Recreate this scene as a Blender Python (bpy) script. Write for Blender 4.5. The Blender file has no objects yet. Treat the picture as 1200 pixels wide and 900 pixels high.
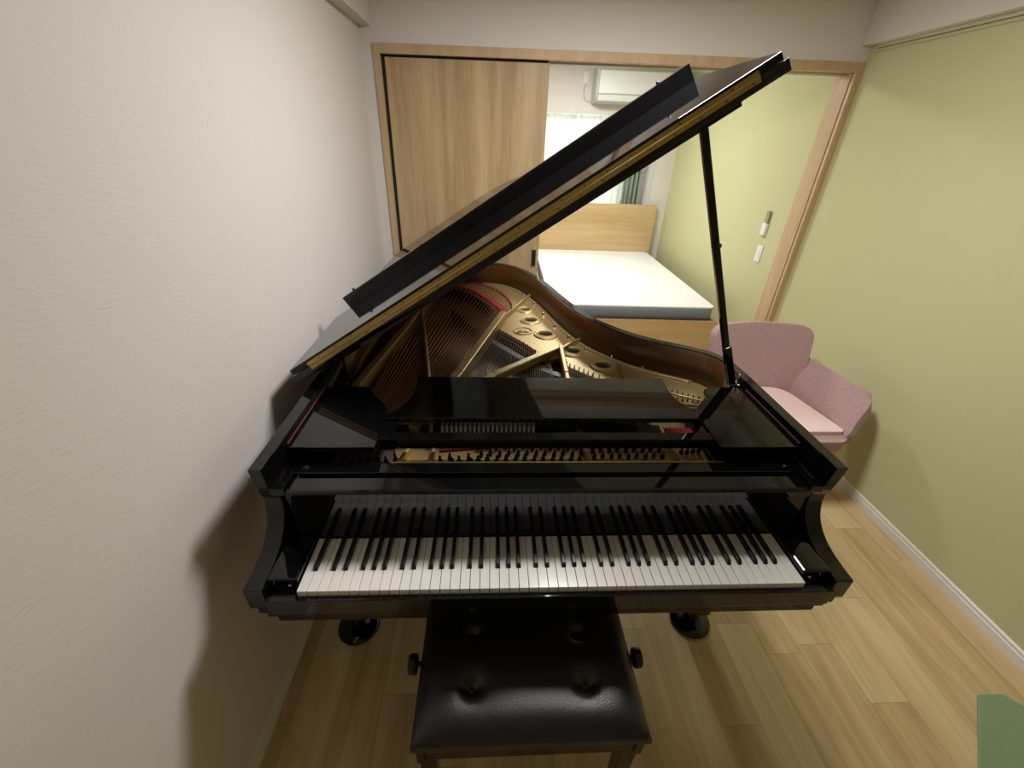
import bpy, bmesh, math, random
from mathutils import Vector, Matrix
from mathutils.geometry import tessellate_polygon
random.seed(7)
SC = bpy.context.scene
COL = SC.collection
R = math.radians

# ------------------------------------------------------------------ materials
def srgb(r, g, b):
    f = lambda c: (c/255/12.92) if c/255 <= .04045 else ((c/255+.055)/1.055)**2.4
    return (f(r), f(g), f(b), 1)

def mat(name, col, rough=.5, metal=0., spec=.5, coat=0., sheen=0., trans=0.):
    m = bpy.data.materials.new(name); m.use_nodes = True
    b = m.node_tree.nodes['Principled BSDF']
    b.inputs['Base Color'].default_value = col
    b.inputs['Roughness'].default_value = rough
    b.inputs['Metallic'].default_value = metal
    b.inputs['Specular IOR Level'].default_value = spec
    b.inputs['Coat Weight'].default_value = coat
    b.inputs['Coat Roughness'].default_value = .03
    b.inputs['Sheen Weight'].default_value = sheen
    return m

def nodes(m):
    t = m.node_tree
    return t, t.nodes['Principled BSDF']

def add(t, kind, **kw):
    n = t.nodes.new(kind)
    for k, v in kw.items():
        if k in n.inputs: n.inputs[k].default_value = v
        else: setattr(n, k, v)
    return n

def noise_vary(m, scale, c1, c2, stretch=(1, 1, 1), detail=6, bump=0., bdist=.001, lo=.35, hi=.65):
    t, b = nodes(m)
    tc = add(t, 'ShaderNodeTexCoord'); mp = add(t, 'ShaderNodeMapping')
    mp.inputs['Scale'].default_value = stretch
    t.links.new(tc.outputs['Object'], mp.inputs['Vector'])
    n = add(t, 'ShaderNodeTexNoise'); n.inputs['Scale'].default_value = scale; n.inputs['Detail'].default_value = detail
    t.links.new(mp.outputs[0], n.inputs['Vector'])
    cr = add(t, 'ShaderNodeValToRGB')
    cr.color_ramp.elements[0].position = lo; cr.color_ramp.elements[0].color = c1
    cr.color_ramp.elements[1].position = hi; cr.color_ramp.elements[1].color = c2
    t.links.new(n.outputs['Fac'], cr.inputs[0]); t.links.new(cr.outputs[0], b.inputs['Base Color'])
    if bump:
        bp = add(t, 'ShaderNodeBump'); bp.inputs['Strength'].default_value = bump; bp.inputs['Distance'].default_value = bdist
        t.links.new(n.outputs['Fac'], bp.inputs['Height']); t.links.new(bp.outputs[0], b.inputs['Normal'])
    return m

def wood(name, c1, c2, rough=.45, scale=6, stretch=(8, 8, .5), streak=.5):
    m = mat(name, c1, rough); t, b = nodes(m)
    tc = add(t, 'ShaderNodeTexCoord'); mp = add(t, 'ShaderNodeMapping'); mp.inputs['Scale'].default_value = stretch
    t.links.new(tc.outputs['Object'], mp.inputs['Vector'])
    n = add(t, 'ShaderNodeTexNoise'); n.inputs['Scale'].default_value = scale*.35; n.inputs['Detail'].default_value = 8
    n.inputs['Distortion'].default_value = .6
    t.links.new(mp.outputs[0], n.inputs['Vector'])
    n2 = add(t, 'ShaderNodeTexNoise'); n2.inputs['Scale'].default_value = scale*4; n2.inputs['Detail'].default_value = 3
    t.links.new(mp.outputs[0], n2.inputs['Vector'])
    mx = add(t, 'ShaderNodeMath', operation='MULTIPLY_ADD'); mx.inputs[1].default_value = .3
    t.links.new(n2.outputs['Fac'], mx.inputs[0])
    sc = add(t, 'ShaderNodeMath', operation='MULTIPLY'); sc.inputs[1].default_value = .75
    t.links.new(n.outputs['Fac'], sc.inputs[0]); t.links.new(sc.outputs[0], mx.inputs[2])
    cr = add(t, 'ShaderNodeValToRGB')
    cr.color_ramp.elements[0].position = .36; cr.color_ramp.elements[0].color = c2
    cr.color_ramp.elements[1].position = .66; cr.color_ramp.elements[1].color = c1
    t.links.new(mx.outputs[0], cr.inputs[0]); t.links.new(cr.outputs[0], b.inputs['Base Color'])
    return m

BLACK = mat('polished_ebony', (.0035, .0035, .004, 1), .04, 0, .5)
BLACK_SOFT = mat('satin_black', (.006, .006, .007, 1), .35)
BLACK_METAL = mat('black_metal', (.01, .01, .01, 1), .3, .3)
IVORY = mat('white_key_acrylic', srgb(236, 233, 228), .18)
EBONY = mat('black_key_matte', (.008, .008, .008, 1), .3)
GOLD = mat('gold_plate_paint', (.47, .33, .135, 1), .40, .5)
noise_vary(GOLD, 260, (.45, .32, .135, 1), (.54, .39, .175, 1), bump=.15, bdist=.0006)
BRASS = mat('brass', (.55, .40, .13, 1), .32, .9)
STEEL = mat('steel', (.6, .6, .6, 1), .25, 1)
PIN = mat('blued_steel', (.07, .065, .06, 1), .25, 1)
WIRE = mat('plain_steel_wire', (.42, .40, .38, 1), .35, 1)
COPPER = mat('copper_wound_wire', (.27, .13, .07, 1), .4, .9)
RIMWOOD = wood('inner_rim_mahogany', (.115, .045, .012, 1), (.07, .026, .007, 1), .32, 4, (1, 1, 8))
SOUND = wood('soundboard_spruce', (.20, .10, .045, 1), (.14, .065, .03, 1), .4, 6, (10, .6, 1))
BRIDGE = wood('maple_bridge', (.17, .10, .055, 1), (.12, .07, .035, 1), .45)
RED = mat('red_felt', srgb(225, 42, 58), .95, sheen=.3)
DARKRED = mat('crimson_felt', srgb(120, 12, 35), .95, sheen=.2)
FELT = mat('white_felt', srgb(215, 215, 208), .95)
OAK = wood('light_oak_veneer', srgb(202, 175, 134), srgb(168, 138, 98), .5, 5, (5, 5, .35))
OAKTRIM = wood('oak_trim', srgb(205, 176, 138), srgb(188, 155, 118), .5, 5, (8, 8, .5))
OAKBED = wood('oak_bed_veneer', srgb(212, 182, 135), srgb(188, 155, 108), .5, 4, (.5, 8, 8))
BEECH = wood('pale_beech', srgb(214, 185, 140), srgb(200, 168, 124), .5, 4, (8, 8, .6))
WALLW = mat('white_wallpaper', srgb(232, 224, 218), .85)
def wallpaper(m, base):
    t, b = nodes(m)
    tc = add(t, 'ShaderNodeTexCoord')
    mp = add(t, 'ShaderNodeMapping'); mp.inputs['Scale'].default_value = (.4, .4, 1.5)
    t.links.new(tc.outputs['Object'], mp.inputs['Vector'])
    n = add(t, 'ShaderNodeTexNoise'); n.inputs['Scale'].default_value = 150; n.inputs['Detail'].default_value = 4
    t.links.new(mp.outputs[0], n.inputs['Vector'])
    bp = add(t, 'ShaderNodeBump'); bp.inputs['Strength'].default_value = .25; bp.inputs['Distance'].default_value = .002
    t.links.new(n.outputs['Fac'], bp.inputs['Height']); t.links.new(bp.outputs[0], b.inputs['Normal'])
    b.inputs['Base Color'].default_value = base
wallpaper(WALLW, srgb(226, 219, 213))
GREEN = mat('sage_green_wallpaper', srgb(200, 203, 150), .85)
wallpaper(GREEN, srgb(202, 200, 154))
CEIL = mat('ceiling_white', srgb(232, 228, 222), .9)
TRIMW = mat('white_baseboard', srgb(232, 228, 220), .45)
MATT_TOP = mat('mattress_cover', srgb(240, 240, 236), .9)
noise_vary(MATT_TOP, 30, srgb(238, 239, 234), srgb(246, 246, 243), (1, 6, 1), 3, .3, .004)
MATT_SIDE = noise_vary(mat('mattress_side', srgb(110, 115, 125), .9), 200, srgb(112, 118, 128), srgb(138, 144, 152))
MAUVE = mat('mauve_upholstery', srgb(178, 140, 142), .95, sheen=.25)
noise_vary(MAUVE, 420, srgb(150, 117, 117), srgb(194, 162, 160), bump=.5, bdist=.0015, lo=.4, hi=.6)
PINK = mat('pale_pink_pad', srgb(232, 205, 198), .9)
MATGREEN = noise_vary(mat('green_mat', srgb(110, 136, 95), .95), 300, srgb(126, 148, 110), srgb(142, 162, 124), bump=.4)
LEATHER = mat('black_leather', (.010, .010, .011, 1), .33)
def leather():
    t, b = nodes(LEATHER)
    tc = add(t, 'ShaderNodeTexCoord')
    v = add(t, 'ShaderNodeTexVoronoi'); v.inputs['Scale'].default_value = 420
    t.links.new(tc.outputs['Object'], v.inputs['Vector'])
    bp = add(t, 'ShaderNodeBump'); bp.inputs['Strength'].default_value = .35; bp.inputs['Distance'].default_value = .0008
    t.links.new(v.outputs['Distance'], bp.inputs['Height']); t.links.new(bp.outputs[0], b.inputs['Normal'])
leather()
PLASTIC = mat('white_plastic', srgb(238, 238, 234), .35)
PLASTIC_GREY = mat('grey_plastic', srgb(190, 190, 184), .4)
ALU = mat('aluminium_rail', (.75, .75, .74, 1), .35, .8)
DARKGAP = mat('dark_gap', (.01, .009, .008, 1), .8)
DRAPE = mat('sage_drape', srgb(120, 140, 118), .9)
noise_vary(DRAPE, 40, srgb(140, 152, 138), srgb(160, 170, 155))
LACE = bpy.data.materials.new('sheer_curtain'); LACE.use_nodes = True
def lace():
    t = LACE.node_tree; t.nodes.clear()
    o = t.nodes.new('ShaderNodeOutputMaterial')
    d = t.nodes.new('ShaderNodeBsdfDiffuse'); d.inputs[0].default_value = srgb(240, 242, 236)
    tl = t.nodes.new('ShaderNodeBsdfTranslucent'); tl.inputs[0].default_value = srgb(240, 244, 236)
    tr = t.nodes.new('ShaderNodeBsdfTransparent')
    a = t.nodes.new('ShaderNodeMixShader'); a.inputs[0].default_value = .55
    b = t.nodes.new('ShaderNodeMixShader'); b.inputs[0].default_value = .12
    t.links.new(d.outputs[0], a.inputs[1]); t.links.new(tl.outputs[0], a.inputs[2])
    t.links.new(a.outputs[0], b.inputs[1]); t.links.new(tr.outputs[0], b.inputs[2])
    t.links.new(b.outputs[0], o.inputs[0])
lace()
GLASS = mat('window_glass', (1, 1, 1, 1), .02)
nodes(GLASS)[1].inputs['Transmission Weight'].default_value = 1
# laminate floor: planks along Y
FLOORM = mat('oak_floor', srgb(200, 170, 125), .38)
def floor_nodes():
    t, b = nodes(FLOORM)
    tc = add(t, 'ShaderNodeTexCoord')
    sp = add(t, 'ShaderNodeSeparateXYZ'); t.links.new(tc.outputs['Object'], sp.inputs[0])
    def mth(op, a, bb=None):
        n = add(t, 'ShaderNodeMath', operation=op)
        for i, v in enumerate((a, bb)):
            if v is None: continue
            if isinstance(v, (int, float)): n.inputs[i].default_value = v
            else: t.links.new(v, n.inputs[i])
        return n.outputs[0]
    W, L = .1405, .91
    xs = mth('DIVIDE', mth('ADD', sp.outputs[0], 5*W-1.0215+2*W), W)
    row = mth('FLOOR', xs); fx = mth('FRACT', xs)
    rnd = add(t, 'ShaderNodeTexWhiteNoise', noise_dimensions='1D'); t.links.new(row, rnd.inputs['W'])
    ys = mth('ADD', mth('DIVIDE', sp.outputs[1], L), mth('MULTIPLY', rnd.outputs['Value'], 3.))
    cell = mth('FLOOR', ys); fy = mth('FRACT', ys)
    cmb = add(t, 'ShaderNodeCombineXYZ'); t.links.new(row, cmb.inputs[0]); t.links.new(cell, cmb.inputs[1])
    wn = add(t, 'ShaderNodeTexWhiteNoise', noise_dimensions='3D'); t.links.new(cmb.outputs[0], wn.inputs['Vector'])
    # grain
    c2 = add(t, 'ShaderNodeCombineXYZ')
    t.links.new(mth('MULTIPLY', sp.outputs[0], 14.), c2.inputs[0])
    t.links.new(mth('MULTIPLY', sp.outputs[1], 1.1), c2.inputs[1])
    t.links.new(mth('MULTIPLY', wn.outputs['Value'], 30.), c2.inputs[2])
    g = add(t, 'ShaderNodeTexNoise'); g.inputs['Scale'].default_value = 1.6; g.inputs['Detail'].default_value = 8; g.inputs['Distortion'].default_value = .8
    t.links.new(c2.outputs[0], g.inputs['Vector'])
    f = mth('ADD', mth('MULTIPLY', g.outputs['Fac'], .75), mth('MULTIPLY', wn.outputs['Value'], .28))
    cr = add(t, 'ShaderNodeValToRGB')
    e = cr.color_ramp.elements
    e[0].position = .28; e[0].color = srgb(184, 155, 110)
    e[1].position = .75; e[1].color = srgb(226, 204, 160)
    m = cr.color_ramp.elements.new(.5); m.color = srgb(210, 183, 136)
    t.links.new(f, cr.inputs[0])
    # joints
    gx = mth('MINIMUM', fx, mth('SUBTRACT', 1., fx)); gy = mth('MINIMUM', fy, mth('SUBTRACT', 1., fy))
    jx = mth('LESS_THAN', gx, .008); jy = mth('LESS_THAN', gy, .0014)
    j = mth('MULTIPLY', mth('MAXIMUM', jx, jy), .38)
    mx = add(t, 'ShaderNodeMix', data_type='RGBA')
    t.links.new(j, mx.inputs[0]); t.links.new(cr.outputs[0], mx.inputs[6]); mx.inputs[7].default_value = srgb(120, 88, 55)
    t.links.new(mx.outputs[2], b.inputs['Base Color'])
floor_nodes()

# ------------------------------------------------------------------ mesh helpers
class MB:
    def __init__(s): s.v = []; s.f = []; s.sm = []
    def quad(s, pts, smooth=False):
        k = len(s.v); s.v += [tuple(p) for p in pts]; s.f.append(tuple(range(k, k+len(pts)))); s.sm.append(smooth)
    def box(s, x0, x1, y0, y1, z0, z1, M=None):
        P = [Vector((x, y, z)) for z in (z0, z1) for y in (y0, y1) for x in (x0, x1)]
        if M is not None: P = [M @ p for p in P]
        k = len(s.v); s.v += [tuple(p) for p in P]
        for q in ((0, 2, 3, 1), (4, 5, 7, 6), (0, 1, 5, 4), (2, 6, 7, 3), (0, 4, 6, 2), (1, 3, 7, 5)):
            s.f.append(tuple(k+i for i in q)); s.sm.append(False)
        return s
    def prism(s, poly, a, b, axis='z', holes=(), M=None, smooth=False):
        """poly of 2-D points, extruded from a to b along axis; x->(y,z), y->(x,z), z->(x,y)"""
        def P(p, h):
            q = {'x': (h, p[0], p[1]), 'y': (p[0], h, p[1]), 'z': (p[0], p[1], h)}[axis]
            q = Vector(q); return tuple(M @ q) if M is not None else tuple(q)
        loops = [list(poly)]+[list(h) for h in holes]
        tris = tessellate_polygon([[Vector((p[0], p[1], 0)) for p in l] for l in loops])
        flat = [p for l in loops for p in l]; n = len(flat); k = len(s.v)
        s.v += [P(p, a) for p in flat]+[P(p, b) for p in flat]
        for t in tris:
            s.f.append((k+t[2], k+t[1], k+t[0])); s.sm.append(False)
            s.f.append((k+n+t[0], k+n+t[1], k+n+t[2])); s.sm.append(False)
        o = 0
        for l in loops:
            m = len(l)
            for i in range(m):
                j = (i+1) % m
                s.f.append((k+o+i, k+o+j, k+n+o+j, k+n+o+i)); s.sm.append(smooth)
            o += m
        return s
    def tube(s, p0, p1, r0, r1=None, n=8, caps=True, smooth=True):
        r1 = r0 if r1 is None else r1
        p0, p1 = Vector(p0), Vector(p1); d = (p1-p0).normalized()
        a = d.orthogonal().normalized(); b = d.cross(a); k = len(s.v)
        for p, r in ((p0, r0), (p1, r1)):
            for i in range(n):
                t = 2*math.pi*i/n; s.v.append(tuple(p+a*math.cos(t)*r+b*math.sin(t)*r))
        for i in range(n):
            j = (i+1) % n; s.f.append((k+i, k+j, k+n+j, k+n+i)); s.sm.append(smooth)
        if caps:
            s.f.append(tuple(k+i for i in reversed(range(n)))); s.sm.append(False)
            s.f.append(tuple(k+n+i for i in range(n))); s.sm.append(False)
        return s
    def path(s, pts, r, n=8):
        for a, b in zip(pts[:-1], pts[1:]): s.tube(a, b, r, r, n)
        return s
    def lathe(s, prof, c=(0, 0, 0), n=32, M=None, smooth=True):
        k = len(s.v); c = Vector(c)
        for r, z in prof:
            for i in range(n):
                t = 2*math.pi*i/n; p = Vector((r*math.cos(t), r*math.sin(t), z))
                if M is not None: p = M @ p
                s.v.append(tuple(p+c))
        for j in range(len(prof)-1):
            for i in range(n):
                i2 = (i+1) % n; s.f.append((k+j*n+i, k+j*n+i2, k+(j+1)*n+i2, k+(j+1)*n+i)); s.sm.append(smooth)
        s.f.append(tuple(k+i for i in reversed(range(n)))); s.sm.append(False)
        m = k+(len(prof)-1)*n; s.f.append(tuple(m+i for i in range(n))); s.sm.append(False)
        return s
    def bar(s, p0, p1, w, h, up=(0, 0, 1)):
        """rectangular bar between two points; w sideways, h along up"""
        p0, p1 = Vector(p0), Vector(p1); d = (p1-p0).normalized(); sd = d.cross(Vector(up)).normalized(); u = sd.cross(d)
        k = len(s.v)
        for p in (p0, p1):
            for a, b in ((-1, -1), (1, -1), (1, 1), (-1, 1)): s.v.append(tuple(p+sd*a*w/2+u*b*h/2))
        for q in ((3, 2, 1, 0), (4, 5, 6, 7), (0, 1, 5, 4), (1, 2, 6, 5), (2, 3, 7, 6), (3, 0, 4, 7)):
            s.f.append(tuple(k+i for i in q)); s.sm.append(False)
        return s
    def build(s, name, material, parent=None, bevel=0, seg=2, subsurf=0, smooth=None):
        me = bpy.data.meshes.new(name); me.from_pydata(s.v, [], s.f)
        sm = s.sm if smooth is None else [smooth]*len(s.f)
        me.polygons.foreach_set('use_smooth', sm)
        bm = bmesh.new(); bm.from_mesh(me)
        bmesh.ops.remove_doubles(bm, verts=bm.verts, dist=1e-6) if subsurf or bevel else None
        bmesh.ops.recalc_face_normals(bm, faces=bm.faces); bm.to_mesh(me); bm.free()
        for m in (material if isinstance(material, (list, tuple)) else [material]): me.materials.append(m)
        o = bpy.data.objects.new(name, me); COL.objects.link(o)
        if parent is not None: o.parent = parent
        if bevel:
            b = o.modifiers.new('bevel', 'BEVEL'); b.width = bevel; b.segments = seg; b.limit_method = 'ANGLE'; b.angle_limit = R(35)
            b.harden_normals = False
        if subsurf:
            u = o.modifiers.new('subd', 'SUBSURF'); u.levels = subsurf; u.render_levels = subsurf
        return o

def empty(name, loc=(0, 0, 0), rz=0):
    o = bpy.data.objects.new(name, None); COL.objects.link(o); o.location = loc; o.rotation_euler = (0, 0, rz)
    o.empty_display_size = .05
    return o
def tag(o, label=None, cat=None, group=None, kind=None):
    if label: o['label'] = label
    if cat: o['category'] = cat
    if group: o['group'] = group
    if kind: o['kind'] = kind
    return o
def struct(name, mb, m, loc=None, rz=0, **k):
    o = mb.build(name, m, None, **k); o['kind'] = 'structure'
    if loc: o.location = loc
    o.rotation_euler = (0, 0, rz)
    return o
def copy_part(src, parent, loc=None):
    c = src.copy(); COL.objects.link(c); c.parent = parent
    if loc is not None: c.location = loc
    return c
def catmull(pts, n=6):
    out = []
    P = [Vector((*p, 0)) for p in pts]
    for i in range(len(P)-1):
        a, b, c, d = P[max(i-1, 0)], P[i], P[i+1], P[min(i+2, len(P)-1)]
        for k in range(n):
            t = k/n
            q = .5*((2*b)+(c-a)*t+(2*a-5*b+4*c-d)*t*t+(3*b-a-3*c+d)*t**3)
            out.append((q.x, q.y))
    out.append((P[-1].x, P[-1].y)); return out
def offset(pl, d):
    """offset an open polyline to its left by d"""
    out = []
    for i, p in enumerate(pl):
        a = Vector(pl[max(i-1, 0)]); b = Vector(pl[min(i+1, len(pl)-1)]); t = (b-a).normalized()
        out.append((p[0]-t.y*d, p[1]+t.x*d))
    return out

# ------------------------------------------------------------------ camera
cam = bpy.data.cameras.new('camera'); co = bpy.data.objects.new('camera', cam); COL.objects.link(co)
rows = ((0.99870757, -0.00698397, -0.05034289), (-0.04001168, 0.50275546, -0.86350218), (0.03134084, 0.86440047, 0.50182624))
M = Matrix(rows).to_4x4(); M.translation = Vector((-0.1654, -0.6236, 1.6566)); co.matrix_world = M
cam.sensor_width = 36; cam.sensor_fit = 'HORIZONTAL'; cam.lens = 36*496.3688/1200; cam.clip_start = .02
SC.camera = co

# ------------------------------------------------------------------ room shell
XL, XR = -.86, 1.83          # side walls
YF = -2.9                    # wall behind the camera
XB = 1.90                    # bedroom right wall
H = 2.42
BW = Vector((1.83, 2.13, 0)); RZ = -math.atan2(.09, 2.69)    # dividing wall: its frame runs along -x from here
struct('floor', MB().box(XL-.3, 2.2, YF-.1, 5.2, -.05, 0), FLOORM)
struct('ceiling', MB().box(XL-.3, 2.2, YF-.1, 5.2, H, H+.08), CEIL)
struct('wall_left', MB().box(XL-.1, XL, YF-.1, 2.36, 0, H), WALLW)
struct('wall_right', MB().box(XR, XR+.1, YF-.1, 2.13, 0, H), GREEN)
struct('wall_front', MB().box(XL-.1, XR+.1, YF-.1, YF, 0, H), WALLW)
LW = 2.69
# back wall = strip left of the frame, strip over the frame, in the wall's own frame (x from -LW to 0)
bw = MB().box(-LW-.03, -LW+.062, 0, .14, 0, H).box(-LW+.062, .0, 0, .14, 2.058, H)
struct('wall_back', bw, WALLW, BW, RZ)
# beams along both sides under the ceiling
struct('trim_1', MB().box(XL, XL+.063, YF, 2.22, 2.135, H), WALLW)
struct('trim_2', MB().box(XR-.05, XR, YF, 2.13, 2.135, H), WALLW)
struct('trim_3', MB().box(XR-.012, XR, YF, 2.07, 2.118, 2.135).box(XR-.009, XR, YF, 2.07, 2.103, 2.113), mat('picture_rail_grey', srgb(196, 194, 160), .5))
def skirt(name, x, s, y0, y1):
    mb = MB(); prof = [(0, 0), (.010, 0), (.010, .038), (.0065, .041), (.0085, .045), (.0085, .055), (.003, .06), (0, .06)]
    mb.prism([(x+s*p[0], p[1]) for p in prof], y0, y1, 'y'); return struct(name, mb, TRIMW)
skirt('baseboard_left', XL, 1, YF, 2.2)
skirt('baseboard_right', XR, -1, YF, 2.12)
# door casing (header + posts) on the dividing wall
struct('trim_4', MB().box(-LW+.062, .0, -.012, .15, 2.022, 2.066).box(-LW+.062, -LW+.095, -.012, .15, 0, 2.022), OAKTRIM, BW, RZ, bevel=.002)
struct('trim_5', MB().box(-.036, .0, -.012, .012, 0, 2.022).box(-.0405, .0, .0165, .15, 0, 2.022), OAKTRIM, BW, RZ, bevel=.002)
struct('trim_10', MB().box(-.033, .0, .0122, .0163, 0, 2.0), DARKGAP, BW, RZ)
struct('trim_6', MB().box(-LW+.3, -.045, .055, .062, 2.012, 2.022).box(-LW+.3, -.045, .088, .095, 2.012, 2.022).box(-LW+.3, -.045, .055, .095, 2.019, 2.022), ALU, BW, RZ)
struct('trim_7', MB().box(-LW+.095, -LW+.107, .02, .14, 0, 2.022).box(-LW+.107, -1.70, .02, .14, 2.0135, 2.022), DARKGAP, BW, RZ)
# sliding door
dx0, dx1 = -LW+.112, -1.69
door = struct('door_1', MB().box(dx0, dx1, .024, .052, .005, 2.012), OAK, BW, RZ, bevel=.001)
hn = MB().box(-.0125, .0125, -.0015, .0, -.052, .052).build('door_handle', mat('bronze_recess', srgb(64, 54, 42), .4, .6), door)
hn.location = (dx1-.03, .0235, .975)
MB().box(-.0165, -.0125, -.004, 0, -.056, .056).box(.0125, .0165, -.004, 0, -.056, .056).box(-.0165, .0165, -.004, 0, .052, .056).box(-.0165, .0165, -.004, 0, -.056, -.052).build('handle_rim', ALU, hn)

# ------------------------------------------------------------------ bedroom beyond
YB = 5.02
struct('wall_bedroom_right', MB().box(XB, XB+.1, 2.27, YB+.1, 0, H).box(XR, XB+.1, 2.13+.145, 2.28, 0, H), GREEN)
struct('wall_bedroom_left', MB().box(-1.0, -.9, 2.36, YB+.1, 0, H), WALLW)
bb = MB().box(-1.0, -.5, YB, YB+.1, 0, H).box(1.35, XB+.1, YB, YB+.1, 0, H).box(-.5, 1.35, YB, YB+.1, 2.0, H).box(-.5, 1.35, YB, YB+.1, 0, .3)
struct('wall_bedroom_back', bb, WALLW)
struct('trim_8', MB().box(-.9, 1.69, 4.72, YB, 1.911, H), WALLW)
struct('trim_9', MB().box(1.69, XB, 4.72, YB, 0, H), WALLW)
w = struct('window_1', MB().box(-.5, -.45, YB, YB+.06, .3, 2.).box(1.3, 1.35, YB, YB+.06, .3, 2.).box(-.45, 1.3, YB, YB+.06, 1.95, 2.).box(-.45, 1.3, YB, YB+.06, .3, .35).box(.41, .45, YB, YB+.06, .35, 1.95), PLASTIC_GREY)
MB().box(-.45, .41, YB+.03, YB+.034, .35, 1.95).box(.45, 1.3, YB+.03, YB+.034, .35, 1.95).build('window_pane', GLASS, w)
def curtain(name, x0, x1, y, z0, z1, m, folds, amp, seed):
    rr = random.Random(seed); mb = MB(); N = folds*10; ph = rr.random()*6
    for s_, off in ((0, 0),):
        ring = []
        for i in range(N+1):
            t = i/N; x = x0+(x1-x0)*t
            a = amp*math.sin(t*folds*2*math.pi+ph)+amp*.35*math.sin(t*folds*5.1+ph*2)
            ring.append((x, y+a))
    Z = [z0, (z0+z1)/2, z1-.12, z1]
    amps = [1.25, 1.0, .7, .5]
    k = 0
    for zi, (z, am) in enumerate(zip(Z, amps)):
        for (x, yy) in ring: mb.v.append((x, y+(yy-y)*am, z))
    n = N+1
    for zi in range(3):
        for i in range(N): mb.f.append((zi*n+i, zi*n+i+1, (zi+1)*n+i+1, (zi+1)*n+i)); mb.sm.append(True)
    o = mb.build(name, m); md = o.modifiers.new('thick', 'SOLIDIFY'); md.thickness = .0015
    return o
tag(curtain('sheer_curtain', -.6, 1.40, 4.86, .05, 1.905, LACE, 26, .018, 3), 'white sheer gathered curtain across the bedroom window', 'curtain')
tag(curtain('drape', 1.37, 1.56, 4.80, .05, 1.905, DRAPE, 4, .03, 5), 'sage green heavy drape gathered at the right edge of the bedroom window', 'curtain')

# air conditioner
ac = empty('air_conditioner', (.87, 4.7195, 2.0)); tag(ac, 'white wall mounted air conditioner above the bedroom curtains', 'air conditioner')
prof = [(0, 0), (-.05, -.0), (-.19, .025), (-.225, .07), (-.225, .27), (-.21, .29), (0, .29)]
MB().prism(prof, 0, .80, 'x').build('housing', PLASTIC_GREY, ac, bevel=.008)
MB().prism([(-.226, .075), (-.231, .08), (-.231, .262), (-.226, .268)], .03, .77, 'x').build('front_panel', PLASTIC, ac, bevel=.002)
MB().prism([(-.195, .022), (-.229, .066), (-.233, .062), (-.2, .016)], .03, .77, 'x').build('louver', PLASTIC, ac, bevel=.001)
ou = empty('power_outlet', (.80, 4.72, 2.215)); tag(ou, 'small white power outlet with plug and cord left of the air conditioner', 'outlet')
MB().box(-.028, .028, -.01, 0, -.058, .058).build('cover_plate', PLASTIC, ou, bevel=.003)
MB().box(-.016, .016, -.035, -.01, -.045, -.01).build('plug', PLASTIC, ou, bevel=.004)
cp = [(-.0, -.025, -.045), (-.012, -.02, -.09), (-.012, -.016, -.14), (.005, -.014, -.18), (.035, -.012, -.20), (.068, -.012, -.2)]
MB().path(cp, .0035, 6).build('cord', PLASTIC_GREY, ou)

# bed and mattress
bed = empty('bed_frame', (1.01, 2.66, 0), R(-1.2)); tag(bed, 'light oak bed frame with plain headboard and boxy footboard', 'bed')
MB().box(-.71, .71, -.03, 0, .04, .385).build('footboard', OAKBED, bed, bevel=.002)
MB().box(-.71, -.685, 0, 2.0, .04, .385).build('side_rail', OAKBED, bed)
MB().box(.685, .71, 0, 2.0, .04, .385).build('side_rail', OAKBED, bed)
MB().box(-.685, .685, 0, 2.0, .33, .365).build('slat_base', OAKBED, bed)
MB().box(-.71, .72, 2.0, 2.03, .0, 1.03).build('headboard', OAKBED, bed, bevel=.003)
mt = empty('mattress', (1.01, 2.665, .366), R(-1.2)); tag(mt, 'bare mattress with white quilted top and grey side band lying on the oak bed', 'mattress')
def rrect(x0, x1, y0, y1, r, n=6):
    out = []
    for cx, cy, a0 in ((x1-r, y1-r, 0), (x0+r, y1-r, 90), (x0+r, y0+r, 180), (x1-r, y0+r, 270)):
        for i in range(n+1):
            a = R(a0+90*i/n); out.append((cx+r*math.cos(a), cy+r*math.sin(a)))
    return out
MB().prism(rrect(-.68, .68, .01, 1.99, .05), 0, .118, 'z', smooth=True).build('side_band', MATT_SIDE, mt)
MB().prism(rrect(-.685, .685, .008, 1.99, .055), .1165, .128, 'z', smooth=True).build('quilted_top', MATT_TOP, mt, bevel=.005, seg=3)

# switches on the bedroom green wall
sw = empty('light_switch', (XB, 2.635, .945)); tag(sw, 'white light switch plate on bedroom green wall below the remote holder', 'switch')
MB().box(-.008, 0, -.035, .035, -.06, .06).build('cover_plate', PLASTIC, sw, bevel=.003)
MB().box(-.011, -.008, -.02, .02, -.042, .042).build('rocker', PLASTIC, sw, bevel=.002)
rc = empty('remote_control', (XB, 2.65, 1.165)); tag(rc, 'slim pale remote control in a wall holder above the light switch', 'remote')
MB().box(-.022, 0, -.026, .026, -.085, -.0).build('holder', PLASTIC, rc, bevel=.004)
MB().box(-.018, -.003, -.021, .021, -.07, .085).build('handset', mat('remote_grey', srgb(150, 150, 128), .4), rc, bevel=.004)

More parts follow.
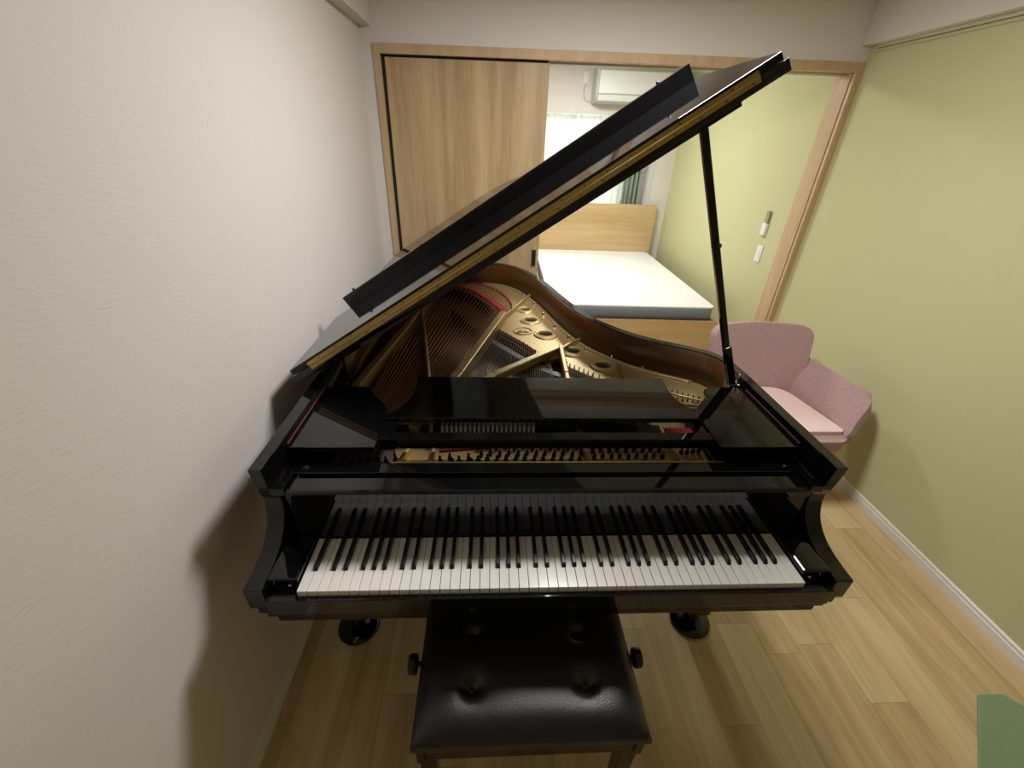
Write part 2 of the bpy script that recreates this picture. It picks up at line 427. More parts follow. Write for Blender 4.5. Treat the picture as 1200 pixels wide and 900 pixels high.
# ------------------------------------------------------------------ GRAND PIANO
piano = empty('grand_piano', (0, 0, 0))
tag(piano, 'black polished grand piano with its lid propped open, filling the room', 'piano')
ZT = .97
right = catmull([(.728, .21), (.728, .30), (.728, .45), (.728, .66), (.718, .75), (.69, .805), (.655, .838), (.593, .877), (.515, .922), (.43, .985), (.366, 1.055), (.306, 1.14), (.253, 1.262), (.199, 1.445), (.150, 1.640), (.091, 1.822), (.013, 1.975), (-.076, 2.065), (-.19, 2.100), (-.35, 2.104), (-.52, 2.09), (-.64, 2.04), (-.71, 1.94), (-.728, 1.80), (-.728, 1.4), (-.728, .9), (-.728, .21)], 5)
inner = offset(right, .032)
rimpoly = right+inner[::-1]
MB().prism(rimpoly, .655, ZT, 'z', smooth=True).build('rim', BLACK, piano, bevel=.002)
# brown lining inside the rim, behind y=.60
def clip(pl, y): return [p for p in pl if p[1] > y]
lin_o = clip(offset(right, .0325), .615); lin_i = clip(offset(right, .0365), .615)
MB().prism(lin_o+lin_i[::-1], .80, ZT-.004, 'z', smooth=True).build('inner_rim', RIMWOOD, piano)
# arms with scrolled cut
arm = [(.34, ZT), (.148, ZT), (.153, .93), (.160, .888)]+catmull([(.168, .865), (.166, .835), (.152, .80), (.128, .775), (.095, .757), (.05, .748), (-.004, .744)], 5)+[(-.003, .678), (.34, .678)]
for s in (-1, 1):
    a, b = (.684, .7285) if s > 0 else (-.7285, -.684)
    low = [p for p in arm]
    # upper part (rim thickness) narrower than the arm base
    MB().prism([(.34, ZT+.0003), (.148, ZT+.0003), (.153, .93), (.157, .905), (.34, .905)], *((.698, .729) if s > 0 else (-.729, -.698)), 'x').prism([(.34, .905)]+[(.157, .905), (.160, .888)]+arm[4:-1]+[(.34, .678)], a, b, 'x').build('arm', BLACK, piano, bevel=.0025)
# key bed and mouldings
MB().box(-.716, .716, .002, .5, .650, .6785).box(-.700, .700, .004, .5, .632, .650).box(-.680, .680, .006, .5, .611, .632).build('key_bed', BLACK, piano, bevel=.002)
MB().box(-.682, .682, -.014, -.001, .668, .7195).build('key_slip', BLACK, piano, bevel=.002)
for s in (-1, 1):
    x0, x1 = (.6135, .683) if s > 0 else (-.683, -.6135)
    MB().box(x0, x1, .02, .150, .679, .752).box(x0, x1, .0, .02, .679, .716).build('key_block', BLACK, piano, bevel=.004)
    MB().tube((s*.632, .019, .733), (s*.632, .014, .733), .005, .004, 10).build('block_screw', STEEL, piano)
# keys
KW = 1.222/52
names = 'ABCDEFG'
white_x = [-.611+KW*i for i in range(52)]
bw_off = {}
blacks = []
for i in range(51):
    n = names[i % 7]
    if n in 'ACDFG':
        sh = {'A': .0015, 'C': -.0022, 'D': .0022, 'F': -.003, 'G': 0}[n]
        blacks.append(white_x[i+1]+sh)
wk = MB(); wk.box(.0007, KW-.0007, 0, .150, .716, .735)
k0 = wk.build('white_key', IVORY, piano, bevel=.0007, seg=2); k0.location = (white_x[0], 0, 0)
for i in range(1, 52): copy_part(k0, piano, (white_x[i], 0, 0))
bkm = MB()
# tapered sharp with sloped front
P = [(-.0055, .053, .735), (.0055, .053, .735), (.0055, .150, .735), (-.0055, .150, .735), (-.0044, .059, .7465), (.0044, .059, .7465), (.0044, .150, .7475), (-.0044, .150, .7475)]
bkm.v = P; bkm.f = [(0, 1, 2, 3), (7, 6, 5, 4), (0, 4, 5, 1), (1, 5, 6, 2), (2, 6, 7, 3), (3, 7, 4, 0)]; bkm.sm = [False]*6
b0 = bkm.build('black_key', EBONY, piano, bevel=.0012, seg=3); b0.location = (blacks[0], 0, 0)
for x in blacks[1:]: copy_part(b0, piano, (x, 0, 0))
# fallboard, standing open
fb = [(.1525, .7375), (.1525, .8735), (.1475, .8745), (.1465, .895), (.150, .8995), (.156, .9015), (.198, .9015), (.200, .898), (.200, .872), (.172, .865), (.172, .7375)]
fbo = MB().prism(fb, -.660, .660, 'x').build('fallboard', BLACK, piano, bevel=.0015)
# front rail with screws
fr = MB().prism([(-.6625, .213), (.6625, .213), (.6625, .250), (-.6625, .250)], .872, .9045, 'z').build('front_rail', BLACK, piano, bevel=.0015)
for x in (-.640, .640):
    MB().lathe([(.0001, 0), (.0075, 0), (.0075, .002), (.005, .004), (.0001, .004)], (x, .233, .9045), 16).build('screw', BLACK_METAL, fr)
for s in (-1, 1):
    MB().box(*sorted((s*.664, s*.6985)), .1545, .182, .884, .9055).box(*sorted((s*.664, s*.672)), .182, .43, .884, .9055).box(*sorted((s*.672, s*.690)), .182, .43, .884, .898).box(*sorted((s*.690, s*.6985)), .182, .43, .884, .9055).build('hinge_block', BLACK, piano, bevel=.001)
# dark bed under the desk and sides
MB().box(-.695, -.602, .2515, .60, .80, .882).build('bass_block', BLACK, piano)
MB().box(.478, .695, .2515, .56, .80, .878).build('treble_block', BLACK, piano)
MB().box(-.602, .478, .2515, .40, .78, .846).build('pin_block', BLACK_SOFT, piano)

# soundboard
sb = [p for p in inner if p[1] > .42]; sb = sb[0:]
MB().prism(offset(sb, .001), .785, .797, 'z').build('soundboard', SOUND, piano)

# cast iron plate: bentside web with holes
rim_in = [p for p in offset(right, .037) if p[1] > .58]
iy = [i for i, p in enumerate(rim_in) if p[0] < -.68]
outer = [p for p in rim_in if not (p[0] < -.60 and p[1] < 1.95)]
web_in = catmull([(-.60, 2.0), (-.45, 2.03), (-.351, 1.990), (-.22, 1.830), (-.12, 1.63), (-.068, 1.52)], 4)+[(-.10, 1.42)]+catmull([(-.126, 1.279), (-.03, 1.148), (.031, 1.045), (.085, .985)], 4)+[(.13, 1.01)]+catmull([(.150, .93), (.255, .826), (.34, .755), (.45, .665), (.60, .60), (.685, .578)], 4)
def circ(x, y, r, n=24): return [(x+r*math.cos(2*math.pi*i/n), y+r*math.sin(2*math.pi*i/n)) for i in range(n)]
HO = [(.023, 1.585, .026), (.038, 1.43, .031), (.096, 1.25, .032), (.198, 1.066, .030), (.303, .930, .030)]
webpoly = outer+web_in
ZP = .842
MB().prism(offset(outer, .01)+offset(web_in, .01), .798, .803, 'z').build('port_shade_backing', mat('port_shade_black', (.012, .007, .004, 1), .7), piano)  # added near-black sheet, its colour standing in for shade below the ports
plate = MB().prism(webpoly, .822, ZP, 'z', holes=[circ(*h) for h in HO], smooth=False).build('iron_plate', GOLD, piano, bevel=.003)
for x, y, r in HO:
    MB().lathe([(r, -.02), (r, .006), (r+.004, .009), (r+.010, .007), (r+.014, .0045), (r+.019, .007), (r+.024, .0055), (r+.0275, -.001), (r+.0275, -.004)], (x, y, ZP), 40).build('port_ring', GOLD, plate) if False else None
def ring(x, y, z, prof, n=40):
    mb = MB(); k = 0
    for r, h in prof:
        for i in range(n):
            t = 2*math.pi*i/n; mb.v.append((x+r*math.cos(t), y+r*math.sin(t), z+h))
    for j in range(len(prof)-1):
        for i in range(n):
            i2 = (i+1) % n; mb.f.append((j*n+i, j*n+i2, (j+1)*n+i2, (j+1)*n+i)); mb.sm.append(True)
    return mb
for x, y, r in HO:
    ring(x, y, ZP, [(r+.0005, -.018), (r, .006), (r+.003, .009), (r+.009, .008), (r+.013, .004), (r+.017, .0065), (r+.022, .0055), (r+.026, -.001)]).build('port_ring', GOLD, plate)
    MB().lathe([(.0001, 0), (r+.0003, 0), (r+.0003, .002), (.0001, .002)], (x, y, ZP-.006), 32).build('port_shade_disc', DARKGAP, plate)  # dark disc plugs the hole; its black stands in for the shaded depth
# cast emblem: raised ring with a crossed device
ex, ey = -.010, 1.292
em = ring(ex, ey, ZP, [(.040, -.001), (.041, .0035), (.044, .0045), (.047, .0035), (.048, -.001)])
for a in (90, 210, 330):
    d = Vector((math.cos(R(a)), math.sin(R(a)), 0)); c = Vector((ex, ey, ZP+.002))
    em.bar(c-d*.018, c+d*.032, .004, .004)
    for s in (-1, 1):
        q = Vector((-d.y, d.x, 0))*s*.006
        em.bar(c+q+d*.006, c+q+d*.03, .0022, .004)
em.build('cast_emblem', GOLD, plate)
# plate bolts along the rim
BOLTS = [(0.038, 1.858), (0.09, 1.702), (0.126, 1.534), (0.167, 1.368), (0.216, 1.232), (0.275, 1.107), (0.37, 1.02), (0.482, 0.931), (0.603, 0.864)]
for x, y in BOLTS:
    # pull slightly in from the rim
    MB().lathe([(.0001, .0), (.010, 0), (.010, .004), (.007, .007), (.007, .012), (.004, .015), (.0001, .0155)], (x-.012, y-.015, ZP), 12).build('plate_bolt', STEEL, plate)
# raised flange along the bentside on the plate
fl_o = [p for p in offset(right, .037) if p[1] > .80 and p[0] > -.25]; fl_i = [p for p in offset(right, .060) if p[1] > .79 and p[0] > -.25]
MB().prism(fl_o+fl_i[::-1], ZP-.002, ZP+.006, 'z', smooth=True).build('plate_flange', GOLD, plate, bevel=.003)
# struts
def strut(pts, w, z0, z1, name='plate_strut', w2=None):
    mb = MB()
    w2 = w if w2 is None else w2
    for k in range(len(pts)-1):
        a, b = Vector(pts[k]), Vector(pts[k+1]); d = (b-a).normalized(); s = Vector((-d.y, d.x))
        mb.prism([tuple(a+s*w/2), tuple(a-s*w/2), tuple(b-s*w2/2), tuple(b+s*w2/2)], z0, z1, 'z')
    return mb.build(name, GOLD, plate, bevel=.004)
strut([(-.665, .42), (-.64, .72), (-.525, 1.50), (-.46, 1.98)], .030, .835, .885)
strut([(-.70, .74), (-.715+.03, 1.3)], .012, .835, .858)
strut([(-.338, .36), (-.398, .785), (-.520, 1.47)], .013, .868, .888)
strut([(-.40, .43), (-.285, .787), (-.102, 1.434)], .034, .840, .893)
strut([(-.102, 1.434), (-.06, 1.52), (.036, 1.735), (.07, 1.80)], .009, .835, .868)
strut([(-.30, .56), (-.149, .789), (.139, 1.049)], .030, .850, .884)
strut([(.139, 1.049), (.20, 1.12), (.245, 1.16)], .010, .835, .868)
strut([(.108, .40), (.126, .80), (.139, 1.05)], .020, .845, .886)
strut([(.366, .40), (.366, .82), (.374, .955)], .009, .835, .853)
# front of the plate around the tuning pins
fpl = MB()
fpl.prism([(-.412, .2512), (.468, .2512), (.478, .415), (-.46, .415)], .846, .8615, 'z')
fpl.build('pin_field_plate', GOLD, plate, bevel=.002)
MB().prism([(-.602, .2512), (-.414, .2512), (-.462, .415), (-.602, .415)], .846, .858, 'z').build('bass_pin_field', mat('bass_field', (.10, .075, .05, 1), .5), plate)
def rib(p0, p1, w, z0, z1): 
    a, b = Vector(p0), Vector(p1); d = (b-a).normalized(); s = Vector((-d.y, d.x))
    MB().prism([tuple(a+s*w/2), tuple(a-s*w/2), tuple(b-s*w/2), tuple(b+s*w/2)], z0, z1, 'z').build('front_rib', GOLD, plate, bevel=.002)
rib((-.425, .252), (-.375, .415), .010, .86, .885); rib((-.330, .252), (-.322, .415), .012, .86, .885)
rib((.118, .252), (.103, .415), .010, .86, .885); rib((.385, .252), (.362, .415), .012, .86, .885)
MB().prism([(-.312, .345), (-.085, .372), (-.085, .40), (-.312, .40)], .8616, .868, 'z').build('felt_strip', DARKRED, piano)
# treble end of the plate (gold, with agraffe bars)
MB().prism([(.372, .45), (.477, .45), (.60, .565), (.687, .565), (.687, .60), (.60, .622), (.45, .69), (.40, .72), (.372, .70)], .82, .848, 'z').build('treble_plate', GOLD, plate, bevel=.002)
for (p0, p1) in (((.50, .70), (.655, .615)), ((.50, .63), (.655, .60))):
    a, b = Vector((*p0, .853)), Vector((*p1, .853)); mb = MB().bar(a, b, .007, .008); mb.build('capo_bar', BRASS, plate, bevel=.002)
for j in range(2):
    for i in range(10):
        t = i/9; x = .50+.15*t; y = (.725-.085*t) if j == 0 else (.665-.045*t)
        MB().tube((x, y, .846), (x, y, .858), .0028, .002, 6).build('hitch_pin', PIN, plate)
# bridges
MB().prism(offset(catmull([(-.60, 2.0-.06), (-.39, 1.925), (-.244, 1.78), (-.15, 1.60), (-.118, 1.47)], 5), .0)+offset(catmull([(-.60, 1.94), (-.39, 1.925), (-.244, 1.78), (-.15, 1.60), (-.118, 1.47)], 5), -.028)[::-1], .797, .858, 'z').build('bass_bridge', BRIDGE, piano)
lb = catmull([(-.36, 1.60), (-.21, 1.30), (-.13, 1.15), (-.05, 1.04), (.03, .93), (.10, .87), (.20, .79), (.32, .71), (.45, .63), (.58, .585)], 5)
MB().prism(lb+offset(lb, -.028)[::-1], .797, .846, 'z').build('treble_bridge', BRIDGE, piano)
# red felt bands
def band(pts, w, z0, z1, m, name='felt_band'):
    c = catmull(pts, 6); MB().prism(c+offset(c, -w)[::-1], z0, z1, 'z').build(name, m, piano, bevel=.001)
band([(-.40, 2.03), (-.345, 1.995), (-.215, 1.845), (-.115, 1.65), (-.058, 1.515)], .036, .8425, .853, RED)
band([(-.29, 2.07), (-.18, 1.985), (-.085, 1.83), (-.045, 1.67)], .010, .8425, .848, RED)
band([(-.135, 1.30), (-.035, 1.165), (.035, 1.055)], .022, .8425, .852, DARKRED)

# strings
nb = 25
hitch_b = catmull([(-.46, 2.03), (-.30, 2.075), (-.20, 2.0), (-.11, 1.86), (-.06, 1.69), (-.055, 1.55)], 12)
brdg = catmull([(-.54, 1.99), (-.39, 1.935), (-.244, 1.79), (-.15, 1.61), (-.114, 1.48)], 12)
def samp(c, t):
    k = t*(len(c)-1); i = min(int(k), len(c)-2); f = k-i
    return (c[i][0]*(1-f)+c[i+1][0]*f, c[i][1]*(1-f)+c[i+1][1]*f)
for i in range(nb):
    t = i/(nb-1); x0 = -.595+.20*t; e = samp(brdg, .06+.94*t); h = samp(hitch_b, .03+.95*t)
    MB().tube((x0, .40, .868), (e[0], e[1], .8625), .0031, .0031, 6, smooth=True).tube((e[0], e[1], .8625), (h[0], h[1], .856), .0013, .0013, 5).build('bass_string', COPPER, piano)
    MB().tube((h[0], h[1], .842), (h[0], h[1], .862), .003, .0022, 6).build('hitch_pin', PIN, plate)
tb_end = catmull([(-.16, 1.32), (-.105, 1.25), (-.03, 1.15), (.035, 1.045), (.085, .985)], 10)
for i in range(34):
    t = i/33; e = samp(tb_end, t); x0 = -.31+.39*t
    MB().tube((x0, .40, .862), (e[0]-.004, e[1]-.01, .850), .0011, .0011, 4).build('tenor_string', WIRE, piano)
    if i % 2 == 0: MB().tube((e[0], e[1], .84), (e[0], e[1], .857), .0028, .002, 6).build('hitch_pin', PIN, plate)
tr_end = catmull([(.152, .93), (.20, .875), (.255, .826), (.34, .757), (.45, .668), (.58, .615)], 10)
for i in range(34):
    t = i/33; e = samp(tr_end, t); x0 = .135+.33*t
    MB().tube((x0, .40, .862), (e[0], e[1]-.01, .852), .0011, .0011, 4).build('treble_string', WIRE, piano)
    if i % 2 == 0: MB().tube((e[0], e[1]+.008, .84), (e[0], e[1]+.008, .859), .0028, .002, 6).build('hitch_pin', PIN, plate)
# tuning pins
MB().box(-.430, .478, .2504, .2535, .895, .9058).build('rail_edge', BRASS, piano)
pm = MB().tube((0, 0, 0), (0, -.003, .027), .0044, .0036, 8).tube((0, -.0005, .004), (0, -.0018, .013), .0068, .0062, 10)
p0 = None
def pin(x, y, z=.8615):
    global p0
    if p0 is None: p0 = pm.build('tuning_pin', PIN, piano); p0.location = (x, y, z)
    else: copy_part(p0, piano, (x, y, z))
cnt = 0
for i in range(16):
    t = i/15; x = -.305+.395*t
    for r in range(2 if i < 4 else 3):
        y = .355-.027*r+.006*(i % 2)-(.0 if r else 0)
        if i < 4: y = .300-.02*r+.010*(i % 2)
        pin(x+.009*(r % 2), y); cnt += 1
for i in range(9):
    for r in range(2): pin(.135+.025*i, .345-.028*r+.004*(i % 2)); cnt += 1
for i in range(4): pin(.397+.019*i, .335+.003*i); cnt += 1
for i in range(7): pin(-.575+.024*i, .312-.01*(i % 2), .858); cnt += 1
for x0, x1, z in ((-.59, -.43, .866), (-.30, .095, .867), (.13, .355, .867)):
    pass
# short front string lengths seen between pins and desk
# dampers
MB().box(-.455, .375, .404, .470, .855, .8715).build('damper_rail', BLACK_SOFT, piano)
dh = None
for i in range(44):
    x = -.31+.0138*i
    o = MB().box(-.0050, .0050, 0, .055, .876, .900).build('damper', BLACK_SOFT, piano, bevel=.001) if dh is None else copy_part(dh, piano)
    if dh is None:
        dh = o; dhf = MB().box(-.0040, .0040, -.004, .034, .900, .9015).box(-.0040, .0040, -.004, .0, .874, .9015).build('damper_felt', FELT, dh)
    elif i < 21: copy_part(dhf, o)
    o.location = (x, .425, 0)
MB().box(.39, .475, .41, .455, .862, .872).build('treble_felt', RED, piano)

# music desk assembly: two side shelves, a ledge rail, folded centre desk
ZD = .948
shL = [(-.692, .262), (-.4665, .262), (-.4665, .405)]+catmull([(-.470, .425), (-.478, .455), (-.506, .495), (-.532, .525), (-.552, .572)], 4)+[(-.64, .575), (-.692, .565)]
MB().prism(shL, ZD-.016, ZD, 'z').build('side_shelf', BLACK, piano, bevel=.0015)
shR = [(.462, .262), (.692, .262), (.692, .585), (.62, .585), (.552, .572)]+catmull([(.545, .54), (.53, .515), (.49, .475), (.470, .445), (.462, .415)], 4)
MB().prism(shR, ZD-.016, ZD, 'z').build('side_shelf', BLACK, piano, bevel=.0015)
MB().box(-.4655, .461, .298, .331, ZD-.034, ZD-.002).build('ledge_rail', BLACK, piano, bevel=.0015)
MB().box(-.4655, -.435, .331, .40, ZD-.018, ZD-.006).build('desk_slide', BLACK, piano)
MB().box(.435, .461, .331, .40, ZD-.018, ZD-.006).build('desk_slide', BLACK, piano)
dk = [(-.462, .388), (.452, .388), (.458, .41)]+catmull([(.452, .44), (.437, .468), (.424, .505), (.421, .56), (.428, .628)], 4)+catmull([(-.412, .632), (-.405, .575), (-.409, .505), (-.424, .463), (-.438, .437), (-.466, .408)], 4)
MB().prism(dk, ZD-.010, ZD+.006, 'z').build('music_desk', BLACK, piano, bevel=.0018)
for s in (-1, 1):
    MB().box(*sorted((s*.6945, s*.6962)), .28, .57, .9445, .9490).build('red_felt_strip', DARKRED, piano)

# lid
TH = R(33.2)
LM = Matrix(((math.cos(TH), 0, -math.sin(TH), -.735), (0, 1, 0, 0), (math.sin(TH), 0, math.cos(TH), .989), (0, 0, 0, 1)))
LY = .560
lid = bpy.data.objects.new('lid', None)
lout = [(-.045, LY), (1.505, LY), (1.505, .70)]+catmull([(1.495, .76), (1.465, .82), (1.40, .875), (1.30, .935), (1.19, 1.01), (1.12, 1.09), (1.06, 1.17), (1.01, 1.29), (.955, 1.47), (.91, 1.65), (.85, 1.85), (.77, 2.00), (.67, 2.10), (.55, 2.145), (.30, 2.155), (.08, 2.15), (-.02, 2.11), (-.045, 2.02)], 5)
lid = MB().prism(lout, 0, .027, 'z', M=LM, smooth=True).build('lid', BLACK, piano, bevel=.0015)
MB().box(.03, 1.388, LY+.004, LY+.05, -.010, .0, LM).build('lid_batten', BLACK, lid, bevel=.001)
MB().box(-.035, 1.494, LY, 1.010, .0285, .0475, LM).build('lid_flap', BLACK, lid, bevel=.0015)
MB().box(.055, 1.470, .986, 1.010, .0475, .0965, LM).build('flap_lip', BLACK, lid, bevel=.0012)
for u in (.11, 1.37): MB().tube(LM @ Vector((u, .998, .096)), LM @ Vector((u, .998, .104)), .006, .005, 10).build('bumper', BLACK_SOFT, lid)
hg = MB().box(.03, 1.437, LY-.0022, LY, .0150, .0262, LM).box(.03, 1.437, LY-.0022, LY, .0288, .0400, LM)
hg.tube(LM @ Vector((.03, LY-.003, .0275)), LM @ Vector((1.437, LY-.003, .0275)), .0022, .0022, 8)
hinge = hg.build('piano_hinge', BRASS, lid)
sd = LM.to_3x3() @ Vector((0, -1, 0))
for i in range(22):
    u = .06+i*(1.36/21)
    for v in (.0200, .0350):
        c = LM @ Vector((u+(.018 if v > .02 else 0), LY-.0022, v))
        MB().tube(c, c+sd*.0012, .0021, .0019, 8).build('hinge_screw', mat('screw_dark', (.08, .055, .02, 1), .4, .8) if 'screw_dark' not in bpy.data.materials else bpy.data.materials['screw_dark'], hinge)
for y in (.72, 1.75):
    MB().box(-.780, -.729, y, y+.09, ZT-.012, ZT+.006).build('side_hinge', BRASS, piano)
# prop
pt, pb = Vector((.362, .600, 1.700)), Vector((.668, .620, .935))
pr = MB().bar(pb, pt, .020, .018, (0, 1, 0)).build('lid_prop', BLACK, piano, bevel=.003)
q = pb.lerp(pt, .0); q2 = pb.lerp(pt, .20)
MB().bar(q+Vector((.003, -.013, .0)), q2+Vector((0, -.013, 0)), .023, .008, (0, 1, 0)).build('prop_stay', BLACK, pr, bevel=.001)
c = pb.lerp(pt, .62); MB().tube(c+Vector((-.016, -.012, 0)), c+Vector((.010, -.012, 0)), .006, .006, 10).build('prop_knob', BLACK_METAL, pr)
MB().box(.655, .692, .60, .64, .92, .948).tube((.684, .61, .945), (.684, .61, .985), .004, .004, 8).build('prop_bracket', STEEL, pr, bevel=.002)
# legs
def leg(x, y):
    g = MB().prism(rrect(-.062, .062, -.062, .062, .008), .60, .655, 'z')
    o = g.build('leg', BLACK, piano, bevel=.003); o.location = (x, y, 0)
    t = MB()
    A = [(-.055, -.055), (.055, -.055), (.055, .055), (-.055, .055)]; B = [(a*.75, b*.75) for a, b in A]
    k = len(t.v); t.v += [(a, b, .60) for a, b in A]+[(a, b, .095) for a, b in B]
    for i in range(4): t.f.append((i, (i+1) % 4, 4+(i+1) % 4, 4+i)); t.sm.append(False)
    t.f += [(3, 2, 1, 0), (4, 5, 6, 7)]; t.sm += [False, False]
    t.build('leg_shaft', BLACK, o, bevel=.004)
    MB().tube((-.016, 0, .049), (.016, 0, .049), .027, .027, 20).tube((0, 0, .07), (0, 0, .1), .012, .012, 12).build('caster', BLACK_METAL, o)
    return o
LEGS = [(-.668, .350), (.640, .345), (-.33, 1.82)]
for x, y in LEGS: leg(x, y)
LBL = ['round black caster cup under the piano leg nearest the white wall', 'round black caster cup under the piano leg nearest the green wall', 'round black caster cup under the rear piano leg']
for (x, y), l in zip(LEGS, LBL):
    c = MB().lathe([(.076, 0), (.078, .006), (.074, .014), (.060, .020), (.045, .021), (.040, .0215), (.0001, .0215)], (0, 0, 0), 40).build('caster_cup', BLACK); c.location = (x, y, 0)
    tag(c, l, 'caster cup', 'caster cups under the piano legs')
# under-case: bottom board so that the case reads solid from below
MB().prism([p for p in offset(right, .03)], .700, .715, 'z').build('bottom_board', BLACK_SOFT, piano)

# ------------------------------------------------------------------ bench
bench = empty('piano_bench', (-.065, -.040, 0), R(.2)); tag(bench, 'black leather buttoned piano bench with side knobs, tucked at the keyboard', 'bench')
W2, D2 = .272, .165
NX, NY = 56, 36
btn = [(-.142, -.062), (.140, -.060), (-.142, .065), (.140, .065)]
def top_h(x, y):
    ex = 1-abs(x)/W2; ey = 1-abs(y)/D2
    h = .030*(1-math.exp(-ex*11))*(1-math.exp(-ey*8))
    for bx, by in btn:
        d = math.hypot(x-bx, (y-by)*1.1); h -= .020*math.exp(-(d/.022)**2)+.004*math.exp(-(d/.06)**2)
    return .478+h
mb = MB()
for j in range(NY+1):
    for i in range(NX+1):
        x = -W2+2*W2*i/NX; y = -D2+2*D2*j/NY
        cx = max(0, abs(x)-W2+.02); cy = max(0, abs(y)-D2+.02)
        mb.v.append((x, y, top_h(x, y)))
for j in range(NY):
    for i in range(NX):
        a = j*(NX+1)+i; mb.f.append((a, a+1, a+NX+2, a+NX+1)); mb.sm.append(True)
ringi = [i for i in range(NX+1)]+[(j+1)*(NX+1)-1 for j in range(1, NY+1)]+[NY*(NX+1)+i for i in range(NX-1, -1, -1)]+[j*(NX+1) for j in range(NY-1, 0, -1)]
prev = ringi
for dz, g in ((.472, 1.012), (.460, 1.018), (.449, 1.012), (.445, .985)):
    k = len(mb.v); cur = []
    for q in ringi:
        x, y, z = mb.v[q]; mb.v.append((x*g, y*(1+(g-1)*1.6), dz)); cur.append(len(mb.v)-1)
    for i in range(len(prev)):
        j = (i+1) % len(prev); mb.f.append((prev[i], cur[i], cur[j], prev[j])); mb.sm.append(True)
    prev = cur
mb.f.append(tuple(prev)); mb.sm.append(False)
cushion = mb.build('cushion', LEATHER, bench)
for bx, by in btn:
    MB().lathe([(.0001, -.004), (.009, -.003), (.0095, 0), (.007, .003), (.0001, .0045)], (bx, by, top_h(bx, by)+.001), 16).build('button', LEATHER, cushion)
MB().box(-W2+.006, W2-.006, -D2+.006, -D2+.024, .385, .444).box(-W2+.006, W2-.006, D2-.024, D2-.006, .385, .444).box(-W2+.006, -W2+.024, -D2, D2, .385, .444).box(W2-.024, W2-.006, -D2, D2, .385, .444).build('apron', BLACK, bench, bevel=.002)
for sx in (-1, 1):
    for sy in (-1, 1):
        t = MB(); x, y = sx*(W2-.03), sy*(D2-.03)
        k = 0
        for z, h in ((.384, .021), (0, .014)):
            for a, b in ((-1, -1), (1, -1), (1, 1), (-1, 1)): t.v.append((x+a*h+(sx*.004 if z == 0 else 0), y+b*h, z))
        t.f = [(0, 1, 5, 4), (1, 2, 6, 5), (2, 3, 7, 6), (3, 0, 4, 7), (3, 2, 1, 0), (4, 5, 6, 7)]; t.sm = [False]*6
        t.build('leg', BLACK, bench, bevel=.002)
for s in (-1, 1):
    zz = .455; yy = .018
    k = MB().tube((s*(W2+.0), yy, zz), (s*(W2+.014), yy, zz), .006, .006, 12)
    M2 = Matrix.Rotation(R(90)*s, 4, 'Y')
    k.lathe([(.0001, .014), (.020, .014), (.025, .018), (.025, .032), (.022, .037), (.0001, .038)], (s*W2, yy, zz), 24, M=M2.to_3x3().to_4x4())
    k.build('knob', BLACK_SOFT, bench)

# ------------------------------------------------------------------ armchair
ch = empty('armchair', (1.34, 1.22, 0)); tag(ch, 'mauve fabric armchair on pale wooden legs between piano and green wall', 'armchair')
def shell(name, rowsf, nu, nv, th, parent, m):
    """grid of points from rowsf(u,v), thickened"""
    mb = MB()
    for j in range(nv+1):
        for i in range(nu+1): mb.v.append(tuple(rowsf(i/nu, j/nv)))
    for j in range(nv):
        for i in range(nu):
            a = j*(nu+1)+i; mb.f.append((a, a+1, a+nu+2, a+nu+1)); mb.sm.append(True)
    o = mb.build(name, m, parent); s = o.modifiers.new('thick', 'SOLIDIFY'); s.thickness = th; s.offset = 0
    b = o.modifiers.new('bev', 'BEVEL'); b.width = th*.42; b.segments = 4; b.limit_method = 'ANGLE'; b.angle_limit = R(50)
    return o
def sup(u, v, rx=.16, ry=.20):
    """map unit square so that corners at v=1 are rounded"""
    return u, v
def back_pt(u, v):
    # rounded-corner outline: width shrinks near the top
    half0 = .275+.018*v
    k = 0
    if v > .84: k = 1-math.sqrt(max(0, 1-((v-.84)/.16)**2))
    half = half0-.062*k
    x = (u*2-1)*half
    bow = (x/.30)**2
    return Vector((x+.02, .245+.115*v**1.1-.062*bow, .385+.415*v-.006*bow))
shell('backrest', back_pt, 28, 30, .045, ch, MAUVE)
def arm_pt(s):
    def f(u, v):
        # u: front->back, v: bottom->top
        fb = Vector((.236, -.262, .378)); ft = Vector((.375, -.165, .607)); bb = Vector((.245, .255, .40)); bt = Vector((.318, .300, .610))
        uu = u
        p = (fb*(1-uu)+bb*uu)*(1-v)+(ft*(1-uu)+bt*uu)*v
        # rounded front-top corner and bulged section
        c = max(0, v-.75)/.25; d = max(0, .25-u)/.25
        p += Vector((0, .06*c*c*d*d, -.035*c*c*d*d))
        cb = max(0, .3-v)/.3
        p += Vector((-.02*cb*d, .05*cb*cb*d, 0))
        w_ = max(0, u-.62)/.38
        p.x -= .035*w_*w_; p.y += .045*w_*w_
        p.x -= .018*math.sin(math.pi*v)*(1)
        p.x *= s
        p.x += .02 if s > 0 else .02
        return p
    return f
shell('armrest', arm_pt(1), 14, 10, .046, ch, MAUVE)
shell('armrest', arm_pt(-1), 14, 10, .046, ch, MAUVE)
seat = MB().prism(rrect(-.225, .265, -.272, .25, .07), .372, .428, 'z', smooth=True).build('seat', MAUVE, ch, bevel=.022, seg=4)
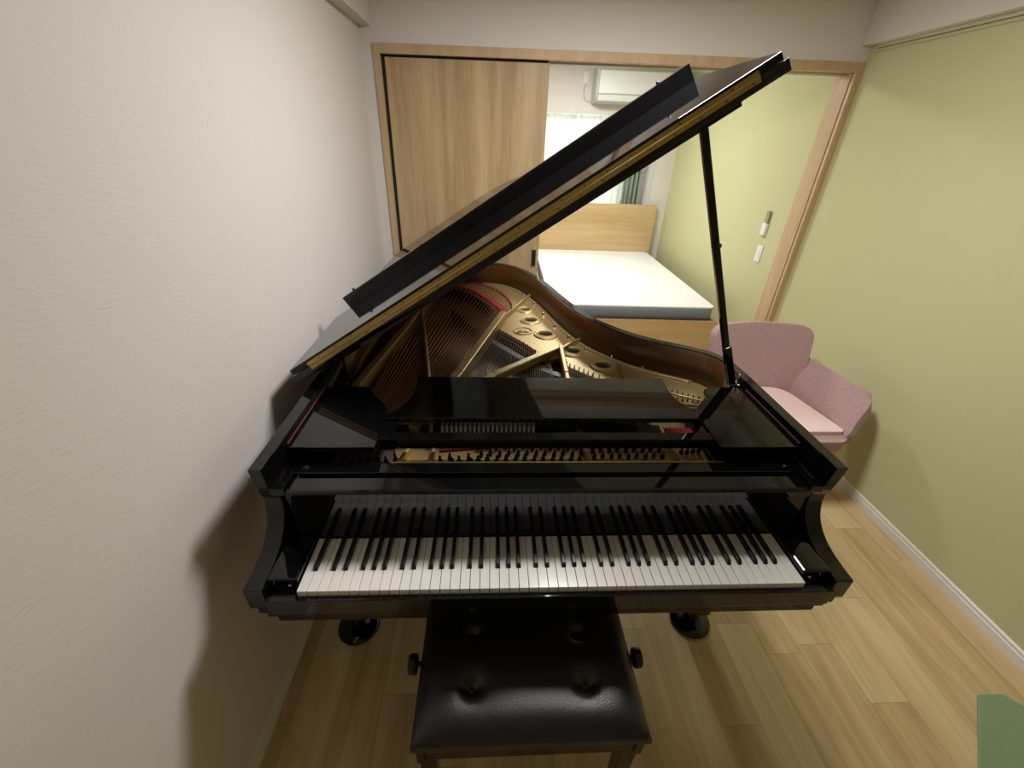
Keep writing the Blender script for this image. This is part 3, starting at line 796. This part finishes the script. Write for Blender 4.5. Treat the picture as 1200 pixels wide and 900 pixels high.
for sx in (-1, 1):
    for sy in (-1, 1):
        a = Vector((.02+sx*.228, -.205 if sy < 0 else .18, .375)); b = Vector((.02+sx*.365, -.165 if sy < 0 else .30, 0))
        t = MB(); 
        k = 0
        for p, h in ((a, .030), (b, .016)):
            for q, r in ((-1, -1), (1, -1), (1, 1), (-1, 1)): t.v.append((p.x+q*h, p.y+r*h, p.z))
        t.f = [(0, 1, 5, 4), (1, 2, 6, 5), (2, 3, 7, 6), (3, 0, 4, 7), (3, 2, 1, 0), (4, 5, 6, 7)]; t.sm = [False]*6
        t.build('leg', BEECH, ch, bevel=.005)
MB().box(-.20, .24, -.225, -.195, .30, .36).box(-.20, .24, .19, .22, .30, .36).build('seat_rail', BEECH, ch, bevel=.004)
pad = MB().prism([(-.20, -.235), (.235, -.235), (.250, -.22), (.245, -.18)]+catmull([(.20, .10), (.17, .17), (.10, .20), (-.06, .20), (-.16, .17), (-.19, .10), (-.20, -.10)], 5), 0, .022, 'z', smooth=True).build('seat_pad', PINK, None, bevel=.008, seg=3)
pad.location = (1.345, 1.24, .4285)
tag(pad, 'thin pale pink seat pad lying on the mauve armchair', 'cushion')

# ------------------------------------------------------------------ mat on the floor
mt2 = MB().prism([(1.10, -.39), (1.362, -.142), (1.557, .047), (1.566, .052), (1.649, .052), (1.658, .047), (1.80, -.09), (1.80, -.39)], 0, .009, 'z').build('floor_mat', MATGREEN, None, bevel=.003)
tag(mt2, 'flat sage green mat lying on the oak floor by the green wall', 'mat')

# ------------------------------------------------------------------ lights
def point(name, loc, e, r, col=(1, 1, 1)):
    l = bpy.data.lights.new(name, 'POINT'); l.energy = e; l.shadow_soft_size = r; l.color = col
    o = bpy.data.objects.new(name, l); o.location = loc; COL.objects.link(o); return o
def area(name, loc, e, sx, sy, rot=(0, 0, 0), col=(1, 1, 1), shape='RECTANGLE'):
    l = bpy.data.lights.new(name, 'AREA'); l.energy = e; l.shape = shape; l.size = sx; l.size_y = sy; l.color = col
    o = bpy.data.objects.new(name, l); o.location = loc; o.rotation_euler = rot; COL.objects.link(o); return o
area('ceiling_lamp', (.36, .90, 2.33), 35, .42, .42, (0, 0, 0), (1, .985, .97), 'DISK')
area('bedroom_lamp', (.6, 3.5, 2.36), 34, .5, .5, (0, 0, 0), (.97, 1, .99), 'DISK')
area('window_light', (.42, YB+.25, 1.15), 60, 1.8, 1.6, (R(-90), 0, 0), (.95, 1, .96))
wd = bpy.data.worlds.new('world'); SC.world = wd; wd.use_nodes = True
bg = wd.node_tree.nodes['Background']; bg.inputs[0].default_value = (.75, .85, 1, 1); bg.inputs[1].default_value = .6

vs = SC.view_settings
vs.view_transform = 'Standard'; vs.look = 'None'; vs.gamma = 1; vs.use_curve_mapping = False; vs.exposure = 0
SC.display_settings.display_device = 'sRGB'
